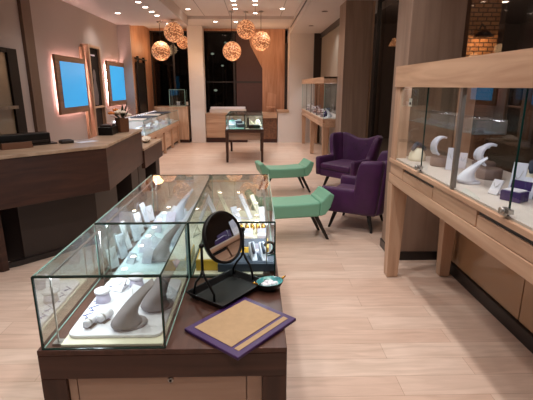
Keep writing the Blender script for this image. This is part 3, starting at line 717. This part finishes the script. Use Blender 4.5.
ringbox('flat white box behind the white folded card', (1.46, 2.27, ZS), R(-35), G, 'whitevinyl', .11, .02)
draped('dark bracelet draped on a low cream dome behind the glass joint', (1.58, 2.36, ZS), R(30), G, .75)
for k, (x, y) in enumerate([(1.36, 1.74), (1.44, 1.58), (1.34, 1.46)]):
    ringbox('purple box in the row nearer us than the second lock', (x, y, ZS), R(-60), G, 'pbox', .10, .05)
card('tall white panel next to the purple box row, nearest the second lock', (1.44, 1.86, ZS), R(-55), .08, .17, 12, 'bluewhite', G)
card('wide white panel beyond the first purple box of the near row', (1.50, 1.70, ZS), R(-50), .10, .15, 12, 'bluewhite', G)
card('white panel standing at the nearest end of the purple box row', (1.46, 1.38, ZS), R(-60), .08, .16, 12, 'whitevinyl', G)
t = thing('small_sign', 'small white sign stuck inside the glass near the wood pillar', 'sign', (1.118, 3.14, 1.485), 0)
MB().box(-.001, .001, -.03, .03, -.028, .028).build('sign_card', 'paper', t)
MB().box(-.002, -.001, -.018, .018, -.016, .002).build('printed_mark', 'bronze', t)
# far showcase pieces
ZS2 = .993; G = 'display pieces in the far wall showcase'
for k in range(9):
    y = 8.62+k*.42
    lab = od[k]+' from the wood column along the far showcase'
    if k % 3 == 0: neck('pale necklace stand, '+lab, (1.45, y, ZS2), R(200), .16, .07, 'bluewhite', 'bluewhite', G)
    elif k % 3 == 1: ringbox('dark box, '+lab, (1.43, y, ZS2), R(-70), G, 'navy', .15, .09)
    else: card('white panel, '+lab, (1.42, y, ZS2), R(-60), .10, .13, 20, 'bluewhite', G)
for k in range(5):
    ringbox(od[k]+' purple box along the glass front of the far showcase', (1.36, 8.8+k*.62, ZS2), R(-80), G, 'pbox', .10, .06)

# sconce on the brick pillar, corridor downlights and added fill lamps
t = thing('wall_lamp', 'dark shaded lamp glowing on the brick pillar outside', 'lamp', (2.97, 6.0, 2.25))
MB().lathe([(.001, .05), (.04, .05), (.13, -.03), (.125, -.03), (.035, .042), (.001, .042)], (0, -.15, 0), 20).build('lamp_shade', 'black', t)
MB().tube([(0, 0, .06), (0, -.08, .13), (0, -.15, .09), (0, -.15, .05)], .012, 8).build('arm', 'black', t)
MB().sphere((0, -.15, .008), .026, 12, 8).build('bulb', 'lampbulb', t)
light('POINT', (2.97, 5.80, 2.17), 9, (1, .7, .42), .03); light('POINT', (2.7, 4.2, 2.9), 42, (1, .8, .6), .2)  # second lamp is an added fill that brightens the brick
for k, (x, y) in enumerate([(5.5, 10.1), (5.7, 9.6), (4.4, 8.4)]):
    dup(dl, ['corridor downlight beyond the window, farthest out', 'corridor downlight beyond the window, beside the farthest', 'corridor downlight nearest the brick pillar'][k], (x, y, 3.4), None, 1.6)
light('POINT', (4, 10, 2.8), 60, (1, .85, .72), .3); light('POINT', (5, 6, 2.8), 22, (1, .8, .65), .3)  # fill lamps added to brighten the corridor
t = thing('wall_lamp', 'small amber lamp seen through the alcove window by the pillar', 'lamp', (4.12, 13.58, 2.85), 0)
MB().lathe([(.001, .12), (.05, .12), (.16, -.1), (.14, -.1), (.001, .0)], (0, -.2, 0), 16).build('lamp_shade', 'globe', t)
MB().tube([(0, 0, .1), (0, -.2, .14)], .012, 8).build('arm', 'black', t)

# ------------------------------------------------------------------ reception counter
A = Vector((-1.45, 4.15)); d1 = Vector((-.707, -.707)); n1 = Vector((-.707, .707)); Cc = Vector((-1.52, 5.74)); P0 = A+d1*1.3
rc = thing('reception_counter', 'dark wood reception counter with angled front and pale top', 'reception counter', (-1.9, 4.4, 0))
O = Vector((-1.9, 4.4))
def PP(l): return [(p[0]-O.x, p[1]-O.y) for p in l]
def off(d): return [P0+n1*d, Vector((A.x-d*1.0-.0, A.y+d*.414)), Vector((Cc.x-d, Cc.y))]
def strip(d0, d1_): return PP(off(d0)+off(d1_)[::-1])
inner = [P0+n1*.6, Vector((-1.80, 4.65)), Vector((-1.86, 5.74))]
MB().prism(PP(off(-.01)+inner[::-1]), 1.02, 1.05).build('countertop', 'rectop', rc, .004)
MB().prism(strip(0, .05), .60, 1.0195).build('fascia', 'recep', rc, .003)
MB().prism(strip(.05, .33), .60, .63).build('soffit_board', 'recbody', rc)
MB().prism(PP([Vector((-2.16, 3.76)), Vector((-1.66, 4.30)), Vector((-1.66, 4.98)), Vector((-2.16, 4.98))]), .0, .5995).build('body', 'recbody', rc, .002)
MB().prism(PP([Vector((-2.05, 4.985)), Vector((-1.95, 4.985)), Vector((-1.95, 5.40)), Vector((-2.05, 5.40))]), .0, .5995).build('recess', 'bronze', rc)
MB().prism(PP([Vector((-1.95, 5.405)), Vector((-1.60, 5.405)), Vector((-1.60, 5.72)), Vector((-1.95, 5.72))]), .0, .5995).build('body', 'recbody', rc, .002)
MB().prism(PP([Vector((-2.9, 3.42)), Vector((-2.25, 3.56)), Vector((-2.22, 3.60)), Vector((-2.9, 3.7))]), 0, .5995).build('end_panel', 'recep', rc, .002)
MB().prism(PP([Vector((-2.27, 3.62)), Vector((-2.17, 3.70)), Vector((-1.652, 4.285)), Vector((-1.70, 4.32)), Vector((-2.25, 3.70))]), 0, .05).build('plinth', 'toe', rc)
MB().prism(PP([Vector((-2.70, 3.82)), Vector((-2.161, 3.80)), Vector((-2.161, 4.4)), Vector((-2.70, 4.4))]), 0, .5995).build('recess', 'bronze', rc)
MB().box(-1.95-O.x, -1.50-O.x, 5.742-O.y, 6.85-O.y, .76, .79).build('desk_top', 'rectop', rc, .003)
MB().box(-1.55-O.x, -1.50-O.x, 5.742-O.y, 6.85-O.y, .52, .7595).build('desk_fascia', 'recep', rc, .003)
MB().box(-1.95-O.x, -1.60-O.x, 5.742-O.y, 6.1-O.y, 0, .7595).box(-1.95-O.x, -1.56-O.x, 6.6-O.y, 6.84-O.y, 0, .52).box(-1.95-O.x, -1.9-O.x, 6.1-O.y, 6.6-O.y, 0, .7).build('desk_body', 'recbody', rc)
MB().box(-1.56-O.x, -1.53-O.x, 5.742-O.y, 5.76-O.y, .7905, 1.019).build('step_panel', 'oak_z', rc)
# things on the counter
ZT = 1.051
def onc(t, n): q = A+n1*n+d1*t; return (q.x, q.y, ZT)
t = thing('desk_device', 'long low black device lying along the reception counter', 'device', onc(.80, .50), R(45))
MB().box(-.46, .46, -.07, .07, .012, .115).build('housing', 'black', t, .01, 3)
MB().box(-.44, .44, -.078, -.0705, .03, .05).build('front_groove', 'toe', t)
MB().box(-.42, .52, -.06, .06, 0, .0115).build('foot', 'bronze', t)
t = thing('wooden_sign', 'small brown wooden nameplate block in front of the black device', 'nameplate', onc(.67, .34), R(45))
MB().prism([(-.13, 0), (.13, 0), (.125, .055), (-.125, .055)], -.018, .018, xf=Matrix.Rotation(R(80), 4, 'X')).build('block', 'vase', t, .003)
MB().box(-.13, .13, -.02, .04, 0, .008).build('foot', 'vase', t)
t = thing('card_reader', 'small dark card reader at the end of the long black device', 'device', onc(.20, .42), R(40))
MB().box(-.06, .06, -.05, .05, 0, .03).build('housing', 'bronze', t, .006); MB().box(-.045, .045, -.03, .04, .0305, .034).build('keypad', 'black', t, .001)
for k, (x, y, w, h, lab, m_) in enumerate([(-1.88, 4.38, .12, .07, 'white slip of paper on the counter beside the black device', 'paper'), (-1.72, 4.40, .20, .10, 'pale blue sheet standing in for a glint on the counter under the first screen', 'bluewhite')]):
    o = MB().box(-w/2, w/2, -h/2, h/2, 0, .002).build('paper_sheet', m_, None, loc=(x, y, ZT), rot=(0, 0, R(45+10*k))); tag(o, lab, 'paper')  # second sheet stands in for a glint on the countertop
t = thing('cash_box', 'black box on the counter behind the flower vase', 'box', (-1.74, 5.12, ZT), R(5))
MB().box(-.08, .08, -.15, .15, 0, .09).build('box_body', 'black', t, .005); MB().box(-.06, .06, -.12, .12, .0905, .115).build('lid', 'bronze', t, .004)
vs = thing('flower_vase', 'brown vase of white and orange flowers on the counter end', 'flower arrangement', (-1.645, 5.36, ZT), R(0))
MB().lathe([(.001, 0), (.075, 0), (.08, .02), (.085, .17), (.078, .17), (.072, .02), (.001, .012)], seg=4, smooth=False).build('vase', 'vase', vs, .004)
for k in range(9):
    a = k*2.4; q = .02+.013*k; x, y, z = -.045+q*math.cos(a), q*math.sin(a)*.8, .20+.05*(1-k/9)+.02*(k % 2)
    fl = MB()
    for j in range(6): fl.sphere((x+.022*math.cos(j*1.05), y+.022*math.sin(j*1.05), z), .02, 8, 6, sz=.7)
    fl.sphere((x, y, z+.008), .016, 8, 6)
    fl.build('blossom', 'petalo' if k % 3 == 1 else 'petal', vs)
lf = MB()
for k, (dx, dy, dz) in enumerate([(.10, .0, .17), (.07, .05, .2), (.13, -.03, .14), (.04, -.06, .17), (-.14, -.04, .03), (-.12, .06, .06)]):
    p0 = Vector((dx*.2, dy*.2, .16)); p1 = Vector((dx, dy, .17+dz)); w_ = Vector((-dy-.02, dx, 0)).normalized()*.028
    lf.add([p0, p0*.65+p1*.35+w_, p1, p0*.65+p1*.35-w_], [(0, 1, 2, 3)])
lf.build('foliage', 'leaf', vs)
t = thing('crumpled_tissue', 'crumpled white tissue on the low desk beyond the counter', 'tissue', (-1.64, 6.42, .791))
rr = []
for k in range(8):
    u = k/7; rr.append([((.07*math.sin(math.pi*(.08+.84*u)))*math.cos(a)*(1+.25*math.sin(3*a+k)), .16*math.sin(math.pi*(.08+.84*u))*math.sin(a)*(1+.2*math.cos(4*a+2*k)), .002+.085*u+.008*math.sin(5*a+k) if 0 < k else 0) for a in [2*math.pi*i/18 for i in range(18)]])
MB().loft(rr, smooth=False).build('tissue', 'petal', t)

# ------------------------------------------------------------------ left wall
t = thing('wall_mirror', 'big dark framed mirror on the wall behind the reception counter', 'mirror', (XL, 5.55, .6))
MB().box(0, .05, -.9, -.75, 0, 1.49).box(0, .05, .52, .76, 0, 1.49).box(0, .05, -.75, .52, 1.43, 1.49).box(0, .05, -.75, .52, 0, .06).build('frame', 'darkframe', t, .005)
MB().box(0, .02, -.75, .52, .06, 1.43).build('panel', 'mirrorpanel', t)  # tan colour stands in for what the mirror reflects
MB().box(0.0205, .10, -.75, .52, .70, .74).build('shelf', 'stone', t)
def wall_screen(label, y0, y1, z0, z1):
    t = thing('wall_screen', label, 'screen', (XL, (y0+y1)/2, z0), 0, 'blue wall screens'); hw = (y1-y0)/2; h = z1-z0
    MB().box(0, .0545, -hw+.16, hw-.16, .14, h-.14).build('mount', 'bronze', t)
    MB().box(.006, .03, -hw+.135, -hw+.155, .10, h-.10).box(.006, .03, hw-.12, hw-.10, .10, h-.10).box(.006, .03, -hw+.155, hw-.12, .08, .10).box(.006, .03, -hw+.155, hw-.12, h-.10, h-.08).build('backlight', 'backlight', t)
    MB().box(.055, .10, -hw, hw, 0, h).build('frame', 'brownwoodframe', t, .004)
    MB().box(.1005, .108, -hw+.15, hw-.07, .11, h-.10).build('screen', 'screen', t, .002)
wall_screen('blue wall screen in a backlit wooden frame, nearer us', 7.36, 8.62, 1.13, 2.10)
wall_screen('blue wall screen in a backlit wooden frame, farther, beyond the tall niche', 9.88, 11.12, 1.16, 2.14)
t = thing('display_niche', 'tall wood framed niche with a dark poster between the blue screens', 'display niche', (XL, 9.0, .3))
MB().box(0, .05, -.36, -.28, 0, 2.02).build('side_panel', 'oak_z', t, .004)
MB().box(.0, .15, -.279, -.20, 0, 2.08).build('side_panel', 'oak_z', t, .004)
MB().box(0, .13, .40, .44, 0, 2.08).build('side_panel', 'oak_z', t, .004)
MB().box(0, .13, -.199, .399, 2.03, 2.08).build('top_board', 'oak_y', t, .004)
MB().box(0, .125, -.199, .399, .86, .90).build('shelf', 'oak_y', t, .004)
po = MB().box(0, .08, -.199, .399, .901, 2.029).build('poster_panel', 'postermat', t)
MB().box(.0805, .082, -.10, .22, 1.88, 1.91).build('lettering', 'lilac', po)
MB().lathe([(.001, 0), (.10, .02), (.14, .2), (.09, .42), (.06, .5), (.08, .58), (.06, .68), (.001, .72)], seg=16, xf=Matrix.Translation((.082, .10, .91)) @ Matrix.Diagonal((.02, 1, 1, 1))).build('silhouette', 'silhouette', po)
MB().box(0, .06, -.199, .399, .02, .859).build('lower_panel', 'bronze', t)
t = thing('barn_door', 'dark narrow glazed door hanging on a black rail in the amber wall', 'door', (-3.05, 11.76, .0))
MB().box(.03, .07, -.42, -.34, .02, 2.18).box(.03, .07, .34, .42, .02, 2.18).box(.03, .07, -.34, .34, 2.08, 2.18).box(.03, .07, -.34, .34, .02, .2).build('door_frame', 'blackwood', t, .003)
MB().box(.04, .055, -.34, .34, .2, 2.08).build('door_pane', 'toe', t)
MB().tube([(.06, -.55, 2.27), (.06, .6, 2.27)], .02, 8).build('rail', 'black', t)
for s in (-1, 1): MB().box(.03, .09, s*.3-.03, s*.3+.03, 2.15, 2.33).build('hanger', 'black', t, .004)

# ------------------------------------------------------------------ long display counter along the left wall
t = thing('display_counter', 'long low oak display counter with sloping glass along the wall of screens', 'display counter', (-2.5, 10.5, 0)); o_ = (-2.5, 10.5)
L(-2.85, -2.26, 8.65, 12.48, .07, .515, o=o_).build('cabinet_box', 'tanpanel', t)
L(-2.83, -2.32, 8.7, 12.48, 0, .069, o=o_).build('toe_kick', 'toe', t)
L(-2.86, -2.20, 8.6, 12.49, .516, .64, o=o_).build('drawer_rail', 'oak_y', t, .004)
for y in (8.62, 9.55, 10.45, 11.4, 12.36): L(-2.258, -2.20, y, y+.09, 0, .515, o=o_).build('post', 'oak_z', t, .003)
for a, b in ((8.72, 9.54), (9.65, 10.44), (10.55, 11.39), (11.5, 12.35)): L(-2.2595, -2.245, a, b, .09, .505, o=o_).build('door', 'oak_y', t, .003)
L(-2.84, -2.22, 8.62, 12.47, .641, .652, o=o_).build('display_deck', 'paleblue', t)
for a, b in ((8.62, 9.9), (9.9, 11.2), (11.2, 12.47)):
    MB().pane((.295, a-10.5, .64), (.295, b-10.5, .64), (.27, b-10.5, .93), (.27, a-10.5, .93), .006).build('front_pane', ['glassg', 'glassedge2'], t)
    MB().pane((.27, a-10.5, .93), (.27, b-10.5, .93), (-.36, b-10.5, .93), (-.36, a-10.5, .93), .006).build('top_pane', ['glassg', 'glassedge2'], t)
L(-2.86, -2.845, 8.6, 12.49, .64, .935, o=o_).build('back_board', 'white', t)
L(-2.84, -2.82, 8.7, 12.4, .90, .915, o=o_).build('light_strip', 'led2', t)
d = light('AREA', (-2.78, 10.55, .905), 7, (.9, .96, 1), .02); d.data.shape = 'RECTANGLE'; d.data.size = .03; d.data.size_y = 3.6; d.rotation_euler = (0, R(-50), 0)  # unseen area lamp added to brighten the counter deck
G = 'white display pieces in the long wall counter'
for k in range(8):
    ringbox(od[k]+' pale box inside the long wall counter, counted from the reception end', (-2.45+.06*(k % 2), 8.95+k*.45, .6525), R(80), G, ['bluewhite', 'paper', 'lilac'][k % 3], .2, .05)
for k, (x, y, w, h, m_, lab) in enumerate([(-2.50, 8.95, .42, .55, 'paper', 'white paper sheet at the reception end of the long wall counter'), (-2.52, 9.75, .45, .7, 'navy', 'dark slate mat on top of the long wall counter'), (-2.50, 10.5, .36, .5, 'paper', 'white booklet on the long wall counter beyond the slate mat'), (-2.5, 11.35, .42, .8, 'navy', 'dark slate mat on the long wall counter toward the glass cube')]):
    o = MB().box(-w/2, w/2, -h/2, h/2, 0, .006).build('paper_sheet' if m_ == 'paper' else 'counter_mat', m_, None, .002, loc=(x, y, .9345), rot=(0, 0, R(4*(-1)**k))); tag(o, lab, 'paper' if m_ == 'paper' else 'mat')
t = thing('end_cabinet', 'tall oak end cabinet closing the long wall counter beside the white pillar', 'cabinet', (-2.4, 12.8, 0))
MB().box(-.50, .46, -.28, .30, .09, 1.0).build('cabinet_box', 'oak_z', t, .003); MB().box(-.50, .46, -.25, .30, 0, .089).build('toe_kick', 'redbase', t); MB().box(-.51, .465, -.29, .30, 1.0005, 1.03).build('cabinet_top', 'oak_x', t, .003)
glass_case('glass_cube', 'clear glass cube case on the oak end cabinet', -2.46, -2.02, 12.58, 12.95, 1.031, 1.50, 'cream', -1, None, bar=False, e=.012, pale=True)
riser('white riser inside the clear glass cube', (-2.25, 12.76, 1.0435), None, .06, .12)
t = thing('photo_stand', 'small dark framed white picture standing beside the glass cube', 'picture frame', (-1.975, 12.66, 1.031))
MB().box(-.035, .035, -.012, .012, 0, .18).build('frame', 'black', t, .003); MB().box(-.028, .028, -.0135, -.0122, .03, .13).build('picture', 'paper', t)

# ------------------------------------------------------------------ rear of the shop
t = thing('back_cabinet', 'low oak cabinet between the white pillar and the far table', 'cabinet', (-.95, 12.8, 0))
MB().box(-.50, .70, -.25, .36, .14, .80).build('cabinet_box', 'oak_x', t, .003); MB().box(-.50, .70, -.22, .36, 0, .139).build('toe_kick', 'redbase', t)
MB().box(-.505, .71, -.27, .36, .8005, .83).build('cabinet_top', 'oak_x', t, .003)
for a, b in ((-.485, .08), (.09, .69)): MB().box(a, b, -.262, -.2505, .16, .56).box(a, b, -.262, -.2505, .58, .78).build('drawer_front', 'oak_x', t, .002)
t = thing('window_bench', 'white cushioned ledge below the dark rear window', 'ledge', (-.85, 13.05, .831))
MB().box(-.52, .56, -.10, .10, 0, .10).build('ledge_box', 'white', t, .004); MB().box(-.50, .54, -.09, .09, .1005, .17).build('cushion', 'whitevinyl', t, .02, 3)
t = thing('carved_cabinet', 'small cabinet with carved dark front beside the white rear wall', 'cabinet', (.40, 12.75, 0))
MB().box(-.20, .21, -.25, .2, .10, .70).build('carved_front', 'carved', t, .004); MB().box(-.20, .21, -.24, .2, 0, .0995).build('toe_kick', 'redbase', t)
MB().box(-.22, .22, -.28, .2, .7005, .86).build('cabinet_top', 'oak_x', t, .004)
t = thing('wooden_chair', 'small brown wooden chair on top of the carved cabinet', 'chair', (.44, 12.75, .861))
MB().box(-.13, .13, -.13, .13, .12, .15).build('seat', 'orange', t, .003); MB().prism([(-.13, 0), (.13, 0), (.16, .34), (-.08, .40)], -.015, .015, xf=Matrix.Translation((0, .12, .15)) @ Matrix.Rotation(R(90), 4, 'X')).build('backrest', 'orange', t, .003)
for sx in (-1, 1):
    for sy in (-1, 1): MB().box(sx*.11-.015, sx*.11+.015, sy*.11-.015, sy*.11+.015, 0, .1195).build('leg', 'orange', t)
# far table
fx0, fx1, fy0, fy1 = -.655, .165, 9.15, 10.85
t = thing('display_table', 'far dark walnut display table on slim legs with two glass cases', 'table', ((fx0+fx1)/2, (fy0+fy1)/2, 0)); o_ = ((fx0+fx1)/2, (fy0+fy1)/2)
L(fx0, fx1, fy0, fy1, .64, .705, o=o_).build('tabletop', 'walnut_x', t, .004)
L(fx0+.05, fx1-.05, fy0+.05, fy1-.05, .48, .6395, o=o_).build('drawer_box', 'tanpanel', t, .003)
for x in (fx0, fx1-.07):
    for y in (fy0, fy1-.07):
        a, b = x-o_[0], y-o_[1]
        MB().loft([[(a+p*.07, b+q*.07, .6395) for p, q in ((0, 0), (1, 0), (1, 1), (0, 1))], [(a+.012+p*.046, b+.012+q*.046, 0) for p, q in ((0, 0), (1, 0), (1, 1), (0, 1))]], smooth=False).build('leg', 'walnut_z', t, .003)
glass_case('glass_case', 'greenish glass case on the far table, nearer the white pillar', fx0+.02, -.245, fy0+.02, fy1-.02, .706, 1.0, 'tealboard', -1, 'glass cases on the far table')
glass_case('glass_case', 'glass case on the far table holding the black tray', -.235, fx1-.02, fy0+.02, fy1-.02, .706, 1.0, 'cream', 1, 'glass cases on the far table')
G = 'display pieces on the far table'
t = thing('suede_tray', 'black tray at the front of the far table case', 'display tray', (-.02, 9.30, .7185), 0, G)
MB().box(-.13, .11, -.08, .08, 0, .07).build('tray_body', 'black', t, .004); MB().box(-.12, .10, -.07, .07, .0705, .075).build('liner', 'navy', t)
for k, (x, y) in enumerate([(-.52, 9.4), (-.35, 9.55), (-.5, 9.9), (-.33, 10.2), (-.5, 10.5)]):
    ringbox(od[k]+' teal box from the front of the greenish far case', (x, y, .7185), R(20*k), G, ['paleblue', 'navy', 'tealboard'][k % 3], .15, .07, 'paleblue')
for k, (x, y) in enumerate([(-.15, 9.6), (0, 9.75), (.07, 9.6), (-.12, 10.1), (.05, 10.3)]):
    neck(od[k]+' cream necklace stand behind the black tray on the far table', (x, y, .7185), R(60*k), .14, .06, 'cream', 'cream', G)
neck('black necklace stand between the two far table cases front', (-.17, 9.42, .7185), R(90), .2, .05, 'black', 'black', G, .06, .03)

# ------------------------------------------------------------------ pendant globes
G = 'amber bead globe lamps'
def globe(label, x, y, z, r=.217):
    t = thing('pendant_lamp', label, 'pendant lamp', (x, y, z), 0, G)
    MB().sphere((0, 0, 0), r, 28, 18).build('shade', 'globe', t)
    zc = (Z2 if y > RY1 else ZR if RX0 < x < RX1 else ZC)-z
    MB().tube([(0, 0, r-.005), (0, 0, zc-.02)], .006, 6).build('cord', 'black', t)
    MB().lathe([(.001, zc-.03), (.05, zc-.03), (.055, zc-.0005), (.001, zc-.0005)], seg=16).build('canopy', 'steel', t)
globe('amber globe lamp hanging lowest before the first rear window', -2.21, 10.6, 2.39)
globe('amber globe lamp hanging higher, overlapping the top of the first rear window', -1.835, 10.3, 2.766)
globe('amber globe lamp half hidden by the white pillar', -2.06, 12.96, 2.80, .18)
globe('amber globe lamp hanging lowest over the far table', -.551, 10.6, 2.389)
globe('highest amber globe lamp, above the far table', -.217, 10.65, 2.872)
globe('amber globe lamp in front of the slanted amber wood panel', .131, 10.6, 2.613)
for x, y, z in [(-2.2, 10.6, 2.0), (-.5, 10.6, 2.0), (.13, 10.6, 2.2), (-1.7, 12.0, 2.3), (-.2, 12.3, 2.6), (.45, 12.4, 2.6), (-2.7, 11.6, 2.75), (-2.7, 12.6, 2.6)]:
    light('POINT', (x, y, z), 6, (1, .6, .32), .15)  # warm lamps near the globes, some added to brighten the amber wood
# made-up lights behind the rear windows, in place of glints on the glass
for k, (x, z, s) in enumerate([(-1.25, 2.5, 1), (-.95, 2.15, .8), (-1.5, 1.75, .9), (-.82, 2.75, .7), (-1.1, 1.45, 1), (-3.0, 2.2, 1), (-2.7, 1.75, .8)]):
    t = thing('glint_light', od[k]+' faint made-up light standing in for a glint in the rear windows', 'street light', (x*1.6, 21.0-k*.4, -.1), 0, 'made-up glint lights beyond the rear windows')
    zz = (z-1.6)*1.55+1.6+.1
    MB().tube([(0, 0, .005), (0, 0, zz)], .03, 6).build('pole', 'bronze', t)
    MB().sphere((0, 0, zz+.05), .05*s, 10, 6, sx=1.6).build('lamp_head', 'glint_bulb', t)

# ------------------------------------------------------------------ world and view
wd = bpy.data.worlds.new('world'); scene.world = wd; wd.use_nodes = True
wd.node_tree.nodes['Background'].inputs['Color'].default_value = (1, .9, .82, 1)
wd.node_tree.nodes['Background'].inputs['Strength'].default_value = .02
scene.view_settings.view_transform = 'Standard'
scene.view_settings.exposure = 0
scene.cycles.transparent_max_bounces = 24
scene.cycles.sample_clamp_indirect = 4
